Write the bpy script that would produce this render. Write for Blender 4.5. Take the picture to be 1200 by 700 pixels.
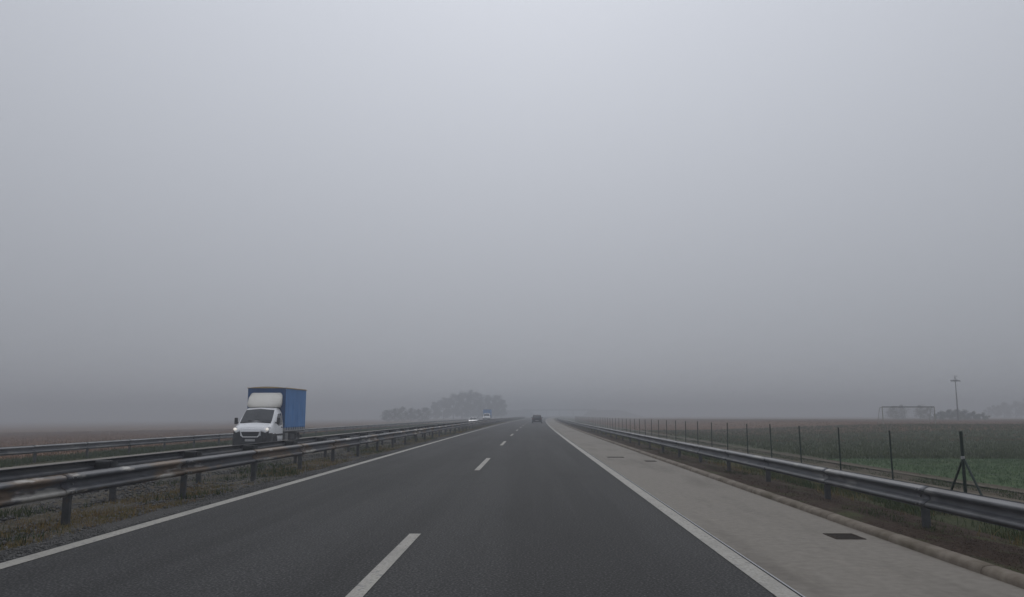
import bpy, bmesh, math, random
import numpy as np
from mathutils import Vector, Matrix

for o in list(bpy.data.objects):
    bpy.data.objects.remove(o)
scn = bpy.context.scene
col = scn.collection
RNG = np.random.default_rng(7)
random.seed(7)
PI = math.pi
R = math.radians

# ------------------------------------------------------------------ camera
cam_d = bpy.data.cameras.new('camera')
cam = bpy.data.objects.new('camera', cam_d)
col.objects.link(cam)
cam.location = (0, 0, 1.49)
cam.rotation_euler = (R(90 + 8.2), 0, R(1.33))
cam_d.sensor_width = 36
cam_d.lens = 36 * 944 / 1200
cam_d.clip_start = 0.05
cam_d.clip_end = 6000
scn.camera = cam

# ------------------------------------------------------------------ world: overcast sky
SUN_EL, SUN_AZ = 36, 0
w = bpy.data.worlds.new('World')
scn.world = w
w.use_nodes = True
nt = w.node_tree
nt.nodes.clear()
N, L = nt.nodes.new, nt.links.new
out = N('ShaderNodeOutputWorld')
bg = N('ShaderNodeBackground')
L(bg.outputs[0], out.inputs[0])
tc = N('ShaderNodeTexCoord')
sp = N('ShaderNodeSeparateXYZ')
L(tc.outputs['Generated'], sp.inputs[0])
# standard overcast luminance, about (1 + 2 sin e) / 3, at every azimuth
mr = N('ShaderNodeMapRange')
mr.inputs['From Min'].default_value = 0
mr.inputs['From Max'].default_value = 1
mr.inputs['To Min'].default_value = 0.39
mr.inputs['To Max'].default_value = 1
L(sp.outputs['Z'], mr.inputs['Value'])
tint = N('ShaderNodeMix'); tint.data_type = 'RGBA'; tint.blend_type = 'MULTIPLY'
tint.inputs[0].default_value = 1
tint.inputs[6].default_value = (0.865, 0.905, 1.0, 1)
# thin overcast is brighter round the veiled sun
dt = N('ShaderNodeVectorMath'); dt.operation = 'DOT_PRODUCT'
L(tc.outputs['Generated'], dt.inputs[0])
dt.inputs[1].default_value = (math.sin(R(SUN_AZ)) * math.cos(R(SUN_EL)), math.cos(R(SUN_AZ)) * math.cos(R(SUN_EL)), math.sin(R(SUN_EL)))
mxz = N('ShaderNodeMath'); mxz.operation = 'MAXIMUM'; mxz.inputs[1].default_value = 0
L(dt.outputs['Value'], mxz.inputs[0])
pw = N('ShaderNodeMath'); pw.operation = 'POWER'; pw.inputs[1].default_value = 4
L(mxz.outputs[0], pw.inputs[0])
ma = N('ShaderNodeMath'); ma.operation = 'MULTIPLY_ADD'; ma.inputs[1].default_value = 0.30; ma.inputs[2].default_value = 0.71
L(pw.outputs[0], ma.inputs[0])
ml = N('ShaderNodeMath'); ml.operation = 'MULTIPLY'
L(ma.outputs[0], ml.inputs[0]); L(mr.outputs[0], ml.inputs[1])
L(ml.outputs[0], tint.inputs[7])
sky = N('ShaderNodeTexSky')
sky.sky_type = 'NISHITA'
sky.sun_disc = False
sky.sun_elevation = R(SUN_EL)
sky.sun_rotation = R(SUN_AZ)
sky.air_density = 1.0
sky.dust_density = 1.0
hs = N('ShaderNodeHueSaturation')
hs.inputs['Saturation'].default_value = 0.25
hs.inputs['Value'].default_value = 0.07
L(sky.outputs[0], hs.inputs['Color'])
mx = N('ShaderNodeMix'); mx.data_type = 'RGBA'
mx.inputs[0].default_value = 0.05
L(tint.outputs[2], mx.inputs[6])
L(hs.outputs[0], mx.inputs[7])
L(mx.outputs[2], bg.inputs[0])
bg.inputs[1].default_value = 1.13

sun_d = bpy.data.lights.new('sun', 'SUN')
sun_d.energy = 0.5
sun_d.angle = R(30)
sun_d.color = (1, 0.96, 0.9)
sun = bpy.data.objects.new('sun', sun_d)
col.objects.link(sun)
_d = Vector((math.sin(R(SUN_AZ)) * math.cos(R(SUN_EL)), math.cos(R(SUN_AZ)) * math.cos(R(SUN_EL)), math.sin(R(SUN_EL))))
sun.rotation_euler = _d.to_track_quat('Z', 'Y').to_euler()
sun.location = _d * 60

vs = scn.view_settings
vs.view_transform = 'Standard'
vs.look = 'None'
vs.exposure = 0
vs.gamma = 1
vs.use_curve_mapping = False
scn.cycles.use_denoising = True
scn.cycles.volume_bounces = 2
scn.cycles.max_bounces = 8
FOG = 0.0033

# ------------------------------------------------------------------ helpers
def tag(o, label=None, cat=None, group=None, kind=None):
    if label: o['label'] = label
    if cat: o['category'] = cat
    if group: o['group'] = group
    if kind: o['kind'] = kind
    return o

def empty(name, loc=(0, 0, 0), rz=0):
    o = bpy.data.objects.new(name, None)
    col.objects.link(o)
    o.location = loc
    o.rotation_euler = (0, 0, rz)
    o.empty_display_size = 0.2
    return o

def link(name, me, mat=None, parent=None, smooth=False):
    o = bpy.data.objects.new(name, me)
    col.objects.link(o)
    if mat and not me.materials: me.materials.append(mat)
    if parent: o.parent = parent
    if smooth: me.polygons.foreach_set('use_smooth', [True] * len(me.polygons))
    return o

def pyd(name, verts, faces):
    me = bpy.data.meshes.new(name)
    me.from_pydata([tuple(v) for v in verts], [], [tuple(f) for f in faces])
    me.update()
    return me

def np_mesh(name, v, f):
    """v (n,3), f (m,k) -> mesh"""
    me = bpy.data.meshes.new(name)
    v = np.asarray(v, np.float32); f = np.asarray(f, np.int32)
    k = f.shape[1]
    me.vertices.add(len(v)); me.vertices.foreach_set('co', v.ravel())
    me.loops.add(f.size); me.loops.foreach_set('vertex_index', f.ravel())
    me.polygons.add(len(f))
    me.polygons.foreach_set('loop_start', np.arange(0, f.size, k, dtype=np.int32))
    me.update(calc_edges=True)
    return me

class MB:
    def __init__(s): s.v = []; s.f = []
    def add(s, v, f):
        b = len(s.v); s.v += [tuple(p) for p in v]; s.f += [tuple(i + b for i in q) for q in f]; return s
    def box(s, x0, x1, y0, y1, z0, z1):
        return s.add([(x0,y0,z0),(x1,y0,z0),(x1,y1,z0),(x0,y1,z0),(x0,y0,z1),(x1,y0,z1),(x1,y1,z1),(x0,y1,z1)],
                     [(0,3,2,1),(4,5,6,7),(0,1,5,4),(1,2,6,5),(2,3,7,6),(3,0,4,7)])
    def tube(s, a, b, r0, r1=None, n=8):
        r1 = r0 if r1 is None else r1
        a, b = Vector(a), Vector(b); d = (b - a).normalized()
        u = d.orthogonal().normalized(); w_ = d.cross(u)
        v = []
        for p, r in ((a, r0), (b, r1)):
            for i in range(n):
                t = 2 * PI * i / n
                v.append(p + u * (r * math.cos(t)) + w_ * (r * math.sin(t)))
        f = [(i, (i + 1) % n, n + (i + 1) % n, n + i) for i in range(n)]
        f += [tuple(range(n - 1, -1, -1)), tuple(range(n, 2 * n))]
        return s.add(v, f)
    def lathe_x(s, prof, c, n=20):
        """profile [(x, r)] turned about the X axis through c"""
        v = []
        for x, r in prof:
            for i in range(n):
                t = 2 * PI * i / n
                v.append((c[0] + x, c[1] + r * math.cos(t), c[2] + r * math.sin(t)))
        f = []
        for j in range(len(prof) - 1):
            for i in range(n):
                f.append((j*n+i, j*n+(i+1) % n, (j+1)*n+(i+1) % n, (j+1)*n+i))
        return s.add(v, f)
    def prism(s, poly, axis, a, b):
        """poly of 2D points extruded along axis ('x': poly=(y,z), 'y': poly=(x,z), 'z': (x,y))"""
        def P(p, t):
            return {'x': (t, p[0], p[1]), 'y': (p[0], t, p[1]), 'z': (p[0], p[1], t)}[axis]
        n = len(poly)
        v = [P(p, a) for p in poly] + [P(p, b) for p in poly]
        f = [(i, (i + 1) % n, n + (i + 1) % n, n + i) for i in range(n)]
        f += [tuple(range(n - 1, -1, -1)), tuple(range(n, 2 * n))]
        return s.add(v, f)
    def loft(s, secs, cap=True, closed=True):
        n = len(secs[0]); v = [p for q in secs for p in q]; f = []
        for j in range(len(secs) - 1):
            for i in range(n if closed else n - 1):
                f.append((j*n+i, j*n+(i+1) % n, (j+1)*n+(i+1) % n, (j+1)*n+i))
        if cap:
            f += [tuple(range(n - 1, -1, -1)), tuple(range((len(secs)-1)*n, len(secs)*n))]
        return s.add(v, f)
    def mesh(s, name, bevel=0, seg=2, fix=True):
        me = pyd(name, s.v, s.f)
        bm = bmesh.new(); bm.from_mesh(me)
        if fix: bmesh.ops.recalc_face_normals(bm, faces=bm.faces)
        if bevel:
            es = [e for e in bm.edges if len(e.link_faces) == 2 and e.calc_face_angle(0) > 0.5]
            bmesh.ops.bevel(bm, geom=es, offset=bevel, segments=seg, affect='EDGES', profile=0.5, clamp_overlap=True)
        bm.to_mesh(me); bm.free()
        return me
    def build(s, name, mat, parent=None, bevel=0, smooth=False, seg=2):
        return link(name, s.mesh(name, bevel, seg), mat, parent, smooth)

def copy_tree(o, parent=None):
    c = o.copy(); col.objects.link(c); c.parent = parent
    for ch in list(o.children): copy_tree(ch, c)
    return c

# ------------------------------------------------------------------ materials
def material(name, stops, scale=5.0, detail=4, rough=0.8, spec=0.3, metal=0.0, bump=0.0, bump_scale=None, bump_dist=0.01,
             stretch=(1, 1, 1), second=None, coat=0.0, rough_noise=0.0, vary=False):
    """stops: [(pos, rgb)...] driven by noise; second: (stops, scale, stretch, lo, hi) patches laid over it"""
    m = bpy.data.materials.new(name); m.use_nodes = True
    t = m.node_tree; n = t.nodes.new; l = t.links.new
    b = t.nodes['Principled BSDF']
    b.inputs['Roughness'].default_value = rough
    b.inputs['Specular IOR Level'].default_value = spec
    b.inputs['Metallic'].default_value = metal
    b.inputs['Coat Weight'].default_value = coat
    tcn = n('ShaderNodeTexCoord')
    def noise(sc, st, det=4, ro=0.55):
        mp = n('ShaderNodeMapping'); mp.inputs['Scale'].default_value = st
        if vary:      # each piece gets its own stretch of the pattern
            oi = n('ShaderNodeObjectInfo'); mu = n('ShaderNodeMath'); mu.operation = 'MULTIPLY'; mu.inputs[1].default_value = 90
            l(oi.outputs['Random'], mu.inputs[0])
            ad = n('ShaderNodeVectorMath'); ad.operation = 'ADD'
            l(tcn.outputs['Object'], ad.inputs[0]); l(mu.outputs[0], ad.inputs[1]); l(ad.outputs[0], mp.inputs[0])
        else:
            l(tcn.outputs['Object'], mp.inputs[0])
        z = n('ShaderNodeTexNoise'); z.inputs['Scale'].default_value = sc
        z.inputs['Detail'].default_value = det; z.inputs['Roughness'].default_value = ro
        l(mp.outputs[0], z.inputs['Vector'])
        return z.outputs['Fac']
    def ramp(fac, stp):
        r = n('ShaderNodeValToRGB')
        e = r.color_ramp.elements
        while len(e) < len(stp): e.new(0.5)
        for k, (p, c) in enumerate(stp):
            e[k].position = p; e[k].color = (c[0], c[1], c[2], 1)
        l(fac, r.inputs[0])
        return r.outputs[0]
    nf = noise(scale, stretch, detail)
    if len(stops) == 1: stops = [(0.3, stops[0][1]), (0.7, stops[0][1])]
    c = ramp(nf, stops)
    for s2 in (second if isinstance(second, list) else [second] if second else []):
        st2, sc2, str2, lo, hi = s2[:5]
        f2 = noise(sc2, str2, 5, 0.6)
        mrn = n('ShaderNodeMapRange'); mrn.inputs['From Min'].default_value = lo; mrn.inputs['From Max'].default_value = hi
        if len(s2) > 5: mrn.inputs['To Max'].default_value = s2[5]
        l(f2, mrn.inputs['Value'])
        c2 = ramp(nf, st2)
        mixn = n('ShaderNodeMix'); mixn.data_type = 'RGBA'
        l(mrn.outputs[0], mixn.inputs[0]); l(c, mixn.inputs[6]); l(c2, mixn.inputs[7])
        c = mixn.outputs[2]
    l(c, b.inputs['Base Color'])
    if rough_noise:
        mrn = n('ShaderNodeMapRange'); mrn.inputs['To Min'].default_value = rough - rough_noise; mrn.inputs['To Max'].default_value = rough + rough_noise
        l(nf, mrn.inputs['Value']); l(mrn.outputs[0], b.inputs['Roughness'])
    if bump:
        bn = n('ShaderNodeBump'); bn.inputs['Strength'].default_value = bump; bn.inputs['Distance'].default_value = bump_dist
        l(noise(bump_scale or scale, stretch if not bump_scale else (1, 1, 1), 6), bn.inputs['Height'])
        l(bn.outputs[0], b.inputs['Normal'])
    return m

def g(v, t=(1, 1, 1)): return (v * t[0], v * t[1], v * t[2])

M = {}
M['asphalt'] = material('asphalt', [(0.32, g(.006)), (0.50, g(.022)), (0.60, g(.044)), (0.70, g(.115, (1, .99, .97)))], 42, 5, .85, .2, bump=.5, bump_scale=120, bump_dist=.006,
                        second=[([(0.32, g(.013)), (0.52, g(.035)), (0.70, g(.125))], 1.0, (.9, .025, 1), .44, .60, .9),
                                ([(0.32, g(.005)), (0.52, g(.016)), (0.70, g(.06))], .35, (1, .4, 1), .5, .7, .6)])
M['asphalt_far'] = material('asphalt_opposite', [(0.35, g(.035)), (0.7, g(.07))], 40, 3, .8, .3)
M['concrete'] = material('shoulder_concrete', [(0.3, (.166, .149, .126)), (0.7, (.216, .197, .169))], 9, 6, .85, .25, bump=.25, bump_scale=160, bump_dist=.003,
                         second=[([(0.3, (.105, .093, .078)), (0.7, (.15, .133, .112))], .8, (1.2, .22, 1), .5, .68, .8),
                                 ([(0.3, (.175, .156, .13)), (0.7, (.245, .224, .19))], 1.5, (3, .35, 1), .56, .75, .7)])
M['paint'] = material('road_paint', [(0.3, (.23, .218, .19)), (0.5, (.31, .296, .262)), (0.7, (.39, .376, .34))], 30, 5, .7, .3,
                      second=[([(0.3, g(.09)), (0.7, g(.22))], 14, (1, .6, 1), .55, .67, .8),
                              ([(0.3, (.2, .19, .17)), (0.7, (.27, .26, .235))], .9, (1, 1, 1), .45, .65, .7)], bump=.3, bump_scale=120, bump_dist=.003)
M['joint'] = material('joint_sealant', [(0.3, g(.008)), (0.7, g(.016))], 20, 3, .9, .1)
M['kerb'] = material('kerb_concrete', [(0.3, (.125, .102, .078)), (0.7, (.205, .176, .142))], 6, 6, .9, .2, bump=.5, bump_scale=60, bump_dist=.006,
                     second=[([(0.3, (.07, .055, .035)), (0.7, (.10, .085, .055))], 2.2, (1, .5, 1), .5, .68, .8)], vary=True)
M['litter'] = material('brown_litter', [(0.3, (.024, .017, .012)), (0.5, (.048, .032, .023)), (0.7, (.082, .059, .043))], 22, 7, .95, .1, bump=1, bump_scale=35, bump_dist=.03,
                       second=[([(0.3, (.035, .045, .018)), (0.7, (.085, .095, .040))], 1.6, (1, .5, 1), .52, .66, .75)])
M['grass_soil'] = material('grassy_soil', [(0.3, (.022, .028, .012)), (0.55, (.050, .058, .024)), (0.75, (.095, .085, .045))], 12, 7, .95, .1, bump=1, bump_scale=25, bump_dist=.04,
                           second=[([(0.3, (.05, .036, .024)), (0.7, (.095, .07, .046))], .9, (1, .3, 1), .5, .68, .8)])
M['median'] = material('median_soil', [(0.3, (.045, .040, .032)), (0.5, (.085, .074, .056)), (0.72, (.15, .135, .105))], 14, 7, .95, .1, bump=1, bump_scale=30, bump_dist=.03,
                       second=[([(0.3, (.06, .058, .054)), (0.7, (.13, .126, .118))], 1.3, (1, .4, 1), .5, .62, .85),
                               ([(0.3, (.06, .036, .018)), (0.7, (.12, .075, .034))], .8, (1, .5, 1), .55, .68, .7)])
M['gravel_bed'] = material('gravel_bed', [(0.3, g(.035)), (0.5, g(.07, (1, .97, .93))), (0.7, g(.13, (1, .96, .9)))], 45, 4, .95, .15, bump=1, bump_scale=60, bump_dist=.02)
M['stone'] = material('gravel_stone', [(0.3, g(.05)), (0.7, g(.16, (1, .97, .92)))], 8, 3, .9, .2)
M['track'] = material('dirt_track', [(0.3, (.048, .038, .026)), (0.7, (.105, .085, .06))], 5, 7, .95, .1, bump=.8, bump_scale=14, bump_dist=.04,
                      second=[([(0.3, (.03, .042, .016)), (0.7, (.06, .07, .03))], .8, (1, .15, 1), .48, .62, .8)])
M['rut'] = material('dirt_rut', [(0.3, (.075, .062, .045)), (0.7, (.135, .116, .087))], 6, 6, .95, .1, bump=.6, bump_scale=14, bump_dist=.03)
M['field_green'] = material('green_field', [(0.3, (.038, .066, .028)), (0.55, (.062, .102, .042)), (0.75, (.105, .118, .055))], 5, 8, .95, .1, bump=.8, bump_scale=12, bump_dist=.05,
                            second=[([(0.3, (.045, .042, .024)), (0.7, (.075, .07, .04))], .35, (.4, 1.5, 1), .56, .72, .7)])
M['field_dark'] = material('dark_field', [(0.3, (.030, .042, .018)), (0.7, (.066, .076, .032))], 3, 8, .95, .1, bump=.8, bump_scale=6, bump_dist=.08)
M['field_brown'] = material('brown_field', [(0.3, (.085, .042, .019)), (0.7, (.16, .084, .041))], .8, 8, .95, .1, bump=.8, bump_scale=4, bump_dist=.08,
                            second=[([(0.3, (.035, .032, .02)), (0.7, (.06, .055, .034))], .05, (.3, 1.4, 1), .5, .65, .7)])
M['blade_green'] = material('grass_green', [(0.32, (.022, .040, .014)), (0.5, (.045, .070, .024)), (0.68, (.10, .10, .045))], 3, 6, .8, .2)
M['blade_crop'] = material('crop_leaf', [(0.32, (.050, .094, .038)), (0.6, (.080, .135, .054)), (0.75, (.12, .148, .066))], 2, 6, .8, .2)
M['blade_dark'] = material('dark_crop_leaf', [(0.32, (.036, .052, .018)), (0.7, (.078, .094, .034))], 1, 6, .85, .15)
M['blade_brown'] = material('dry_crop_leaf', [(0.32, (.105, .054, .026)), (0.7, (.20, .108, .055))], 1, 6, .85, .15)
M['blade_dry'] = material('grass_dry', [(0.3, (.085, .090, .032)), (0.46, (.19, .15, .062)), (0.6, (.23, .155, .07)), (0.72, (.16, .078, .04))], 2.2, 6, .85, .15)
M['blade_red'] = material('needle_litter', [(0.3, (.026, .017, .012)), (0.5, (.055, .034, .023)), (0.7, (.10, .072, .052))], 6, 6, .9, .1)
M['steel'] = material('galvanised_steel', [(0.3, (.095, .099, .108)), (0.7, (.165, .170, .182))], 3, 6, .55, .4, .45, rough_noise=.15, bump=.15, bump_scale=40, bump_dist=.003,
                      second=[([(0.3, (.052, .055, .062)), (0.7, (.10, .10, .105))], 1.1, (1, .6, 2.5), .48, .66, .85),
                              ([(0.3, (.20, .20, .195)), (0.7, (.29, .288, .28))], 1.6, (1, .5, 3), .54, .62, .7)], vary=True)
M['steel_rust'] = material('weathered_steel', [(0.3, (.050, .053, .062)), (0.7, (.12, .124, .136))], 6, 7, .6, .4, .35, rough_noise=.15, bump=.2, bump_scale=40, bump_dist=.003,
                           second=[([(0.3, (.085, .058, .037)), (0.7, (.19, .135, .09))], .7, (1, .5, 3.4), .52, .58, .9),
                                   ([(0.3, (.30, .29, .27)), (0.7, (.46, .45, .42))], 1.1, (1.3, .6, 3.4), .57, .62, .85)], vary=True)
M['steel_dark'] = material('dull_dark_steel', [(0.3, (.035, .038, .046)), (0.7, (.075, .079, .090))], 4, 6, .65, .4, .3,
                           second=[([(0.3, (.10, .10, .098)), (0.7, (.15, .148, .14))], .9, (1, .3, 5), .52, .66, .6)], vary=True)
M['post_steel'] = material('post_steel', [(0.3, (.045, .047, .049)), (0.7, (.090, .092, .094))], 6, 5, .65, .35, .2,
                           second=[([(0.3, (.09, .06, .04)), (0.7, (.13, .09, .06))], 4, (1, 1, 1), .55, .7, .6)], vary=True)
M['bracket'] = material('bracket_steel', [(0.3, g(.014)), (0.7, g(.03))], 8, 4, .6, .35)
M['bolt'] = material('bolt_steel', [(0.3, g(.16)), (0.7, g(.26))], 30, 3, .5, .4, .5)
M['green_post'] = material('green_fence_paint', [(0.3, (.006, .016, .011)), (0.7, (.013, .030, .021))], 12, 4, .55, .4)
M['clamp'] = material('zinc_clamp', [(0.3, g(.30)), (0.7, g(.42))], 20, 3, .5, .4, .3)
M['wire'] = material('fence_wire', [(0.3, g(.07)), (0.7, g(.11))], 20, 2, .6, .4, .3)
M['iron'] = material('cast_iron', [(0.3, (.018, .013, .009)), (0.7, (.045, .034, .025))], 14, 5, .9, .1, bump=.4, bump_scale=60, bump_dist=.003)
M['van_white'] = material('van_white_paint', [(0.3, (.84, .84, .84)), (0.7, (.88, .88, .88))], 3, 4, .35, .5, coat=.4, second=([(0.3, (.55, .54, .52)), (0.7, (.62, .61, .59))], 2, (1, 1, 1), .6, .8, .5))
M['spoiler'] = material('cream_fibreglass', [(0.3, (.80, .77, .69)), (0.7, (.86, .83, .76))], 2.5, 4, .5, .4)
M['black_plastic'] = material('black_plastic', [(0.3, g(.012)), (0.7, g(.024))], 8, 4, .55, .4)
M['rubber'] = material('tyre_rubber', [(0.3, g(.012)), (0.7, g(.025))], 10, 4, .85, .3)
M['rim'] = material('rim_steel', [(0.3, g(.16)), (0.7, g(.24))], 8, 4, .45, .5, .5)
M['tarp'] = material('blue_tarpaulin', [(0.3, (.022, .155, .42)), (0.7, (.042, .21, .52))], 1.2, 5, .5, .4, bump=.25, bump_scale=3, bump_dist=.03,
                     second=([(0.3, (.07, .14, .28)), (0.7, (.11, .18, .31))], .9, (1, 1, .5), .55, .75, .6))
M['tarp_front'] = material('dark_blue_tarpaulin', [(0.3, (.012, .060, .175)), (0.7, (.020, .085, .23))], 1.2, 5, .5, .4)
M['yellow_edge'] = material('ochre_edging', [(0.3, (.36, .26, .13)), (0.7, (.46, .35, .20))], 3, 4, .6, .3)
M['alu'] = material('aluminium_rail', [(0.3, g(.30)), (0.7, g(.42))], 5, 4, .5, .5, .4)
M['chassis'] = material('chassis_steel', [(0.3, g(.012)), (0.7, g(.03))], 5, 4, .7, .3)
M['lamp_glass'] = material('lamp_glass', [(0.3, g(.45)), (0.7, g(.55))], 8, 3, .1, .6)
M['plate'] = material('number_plate', [(0.3, g(.40)), (0.7, g(.46))], 10, 3, .5, .4)
M['car_dark'] = material('dark_plum_paint', [(0.3, (.008, .006, .010)), (0.7, (.014, .010, .016))], 3, 3, .6, .2)
M['car_white'] = material('white_car_paint', [(0.3, g(.72)), (0.7, g(.80))], 3, 3, .35, .5, coat=.3)
M['tail_red'] = material('tail_lamp_red', [(0.3, (.16, .012, .012)), (0.7, (.22, .016, .016))], 8, 3, .25, .5)
M['goal'] = material('goal_tube', [(0.3, g(.085)), (0.7, g(.13))], 5, 3, .6, .3)
M['goal_white'] = material('goal_post_paint', [(0.3, (.20, .20, .17)), (0.7, (.30, .30, .26))], 5, 3, .6, .3)
M['net'] = material('goal_net', [(0.3, (.24, .26, .22)), (0.7, (.32, .34, .3))], 5, 3, .8, .2)
M['mast'] = material('mast_steel', [(0.3, g(.05)), (0.7, g(.09))], 4, 4, .7, .3)
M['bark'] = material('bark', [(0.3, (.035, .028, .022)), (0.7, (.075, .062, .05))], 6, 5, .95, .1)
M['leaf'] = material('tree_leaf', [(0.3, (.018, .026, .012)), (0.5, (.035, .048, .020)), (0.7, (.065, .070, .032))], .6, 6, .85, .15)
M['leaf_brown'] = material('autumn_leaf', [(0.3, (.030, .026, .016)), (0.7, (.075, .058, .034))], .6, 6, .85, .15)
M['bridge'] = material('bridge_concrete', [(0.3, g(.13)), (0.7, g(.2))], 1, 5, .9, .2)

def glass_mat():
    m = bpy.data.materials.new('dark_window_glass'); m.use_nodes = True
    t = m.node_tree; b = t.nodes['Principled BSDF']
    nz = t.nodes.new('ShaderNodeTexNoise'); nz.inputs['Scale'].default_value = 2.5
    tcn = t.nodes.new('ShaderNodeTexCoord'); t.links.new(tcn.outputs['Object'], nz.inputs['Vector'])
    r = t.nodes.new('ShaderNodeValToRGB')
    r.color_ramp.elements[0].color = (.008, .010, .013, 1); r.color_ramp.elements[1].color = (.045, .05, .055, 1)
    t.links.new(nz.outputs['Fac'], r.inputs[0]); t.links.new(r.outputs[0], b.inputs['Base Color'])
    b.inputs['Roughness'].default_value = .08
    b.inputs['Specular IOR Level'].default_value = .5
    return m
M['glass'] = glass_mat()

def emit_mat(name, c, s):
    m = bpy.data.materials.new(name); m.use_nodes = True
    t = m.node_tree; b = t.nodes['Principled BSDF']
    nz = t.nodes.new('ShaderNodeTexNoise'); nz.inputs['Scale'].default_value = 6
    mr_ = t.nodes.new('ShaderNodeMapRange'); mr_.inputs['To Min'].default_value = s * .8; mr_.inputs['To Max'].default_value = s * 1.2
    t.links.new(nz.outputs['Fac'], mr_.inputs['Value']); t.links.new(mr_.outputs[0], b.inputs['Emission Strength'])
    b.inputs['Base Color'].default_value = (.8, .8, .8, 1)
    b.inputs['Emission Color'].default_value = (*c, 1)
    return m
M['headlight'] = emit_mat('lit_headlight', (1, .93, .80), .6)

# ------------------------------------------------------------------ road geometry
RAD = 9000.0
def C(s): return 0.0 if s < 30 else (s - 30) ** 2 / (2 * RAD)
def Cn(s): return np.where(s < 30, 0, (s - 30) ** 2 / (2 * RAD))
def HD(s): return 0.0 if s < 30 else -math.atan((s - 30) / RAD)     # heading as rotation about z
def P(s, lat, z): return (lat + C(s), s, z)

def smooth(a, b, x):
    t = np.clip((x - a) / (b - a), 0, 1); return t * t * (3 - 2 * t)

LATZ = [(-1250, -11.0), (-500, -6.5), (-250, -4.3), (-120, -2.7), (-45, -1.45), (-26, -.75), (-20.5, -.46), (-18.6, -.36), (-9.9, -.36), (-9.2, -.06), (-8.2, -.04), (-7.2, -.05), (-6.2, -.03), (-5.45, -.004),
        (2.26, 0), (4.26, 0.0), (4.45, .05), (4.7, .03), (5.6, -.07), (7, -.30), (8.6, -.48), (11, -.62), (14.5, -.68), (1250, -.68)]
_lx = np.array([a for a, b in LATZ]); _lz = np.array([b for a, b in LATZ])
def groundz(lat, s):
    lat = np.asarray(lat, float); s = np.asarray(s, float)
    z = np.interp(lat, _lx, _lz)
    z = z + .83 * smooth(20, 50, lat) * smooth(48, 112, s)
    z = z - 1.1 * smooth(80, 620, s) * smooth(18, 60, lat)
    return z

def hum(lat, s, amp):
    return amp * (np.sin(lat * 3.1 + s * 1.7) * np.sin(s * 2.3 - lat * 1.1) + .6 * np.sin(lat * 7.3 - s * 4.1) * np.sin(s * 6.1 + 1) + .5 * np.sin(s * .9 + lat * .5))

def srange(s0, s1, near=.4):
    out_ = [s0]
    while out_[-1] < s1:
        s = out_[-1]
        out_.append(min(s1, s + max(near, abs(s) * .05 if s > 0 else near * 4)))
    return np.array(out_)

def sheet(name, lats, s0, s1, mat, amp=0.0, near=2.0, dz=0.0, parent=None, zf=None):
    ss = srange(s0, s1, near)
    LA, SS = np.meshgrid(np.array(lats, float), ss)
    Z = (groundz(LA, SS) if zf is None else zf(LA, SS)) + dz
    if amp:
        edge = np.ones_like(LA); edge[:, 0] = 0; edge[:, -1] = 0
        Z = Z + hum(LA, SS, amp) * edge
    X = LA + Cn(SS)
    v = np.stack([X, SS, Z], -1).reshape(-1, 3)
    nl = len(lats); ns = len(ss)
    i, j = np.meshgrid(np.arange(nl - 1), np.arange(ns - 1))
    a = (j * nl + i).ravel()
    f = np.stack([a, a + 1, a + nl + 1, a + nl], -1)
    me = np_mesh(name, v, f)
    o = link(name, me, mat, parent, smooth=True)
    if parent is None: tag(o, kind='structure')
    return o

S0, S1 = -40, 1400
road = sheet('road', [-5.45, -3.4, -1.4, .4, 2.23], S0, S1, M['asphalt'], near=4)
joint = sheet('road_joint', [2.23, 2.262], S0, S1, M['joint'], near=4, dz=-.012)
shoulder = sheet('shoulder', [2.262, 3.2, 4.25], S0, S1, M['concrete'], near=4)
opp = sheet('opposite_road', [-16.9, -13.4, -9.9], S0, S1, M['asphalt_far'], near=4)
opps = sheet('opposite_shoulder', [-18.6, -16.9], S0, S1, M['concrete'], near=4)
gstrip = sheet('gravel_strip', list(np.linspace(-5.95, -5.45, 6)), S0, 260, M['gravel_bed'], amp=.008, near=.12)
med = sheet('median', list(np.linspace(-9.9, -5.95, 26)), S0, 260, M['median'], amp=.022, near=.15)
sheet('median', [-9.9, -9.2, -8.2, -7.2, -6.2, -5.45], 260, S1, M['median'], near=4)
verge = sheet('verge', list(np.linspace(4.44, 6.6, 18)), S0, 260, M['litter'], amp=.02, near=.15)
sheet('grass_bank', list(np.linspace(6.6, 11, 14)), S0, 260, M['grass_soil'], amp=.035, near=.3)
sheet('verge', [4.44, 5.6, 7, 8.6, 11], 260, S1, M['grass_soil'], near=4)
sheet('dirt_track', list(np.linspace(11, 14.5, 12)), S0, S1, M['track'], amp=.025, near=.5)
for la in (11.75, 13.45):
    sheet('wheel_rut', list(np.linspace(la, la + .38, 3)), S0, 240, M['rut'], near=.5, dz=.03)
sheet('opposite_verge', list(np.linspace(-26, -18.6, 14)), S0, S1, M['grass_soil'], amp=.04, near=.6)
FL = [-1250, -700, -400, -240, -160, -120, -90, -70, -55, -45, -38, -32, -26]
sheet('brown_field', FL, S0, S1, M['field_brown'], near=4)
FR = [14.5, 17, 20, 24, 28, 33, 38, 44, 50, 58, 70, 90, 120, 160, 220, 320, 500, 800, 1250]
sheet('green_field', FR, S0, 41, M['field_green'], near=2)
sheet('dark_crop_field', FR, 41, 88, M['field_dark'], near=2)
sheet('russet_field', FR, 88, S1, M['field_brown'], near=2)

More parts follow.
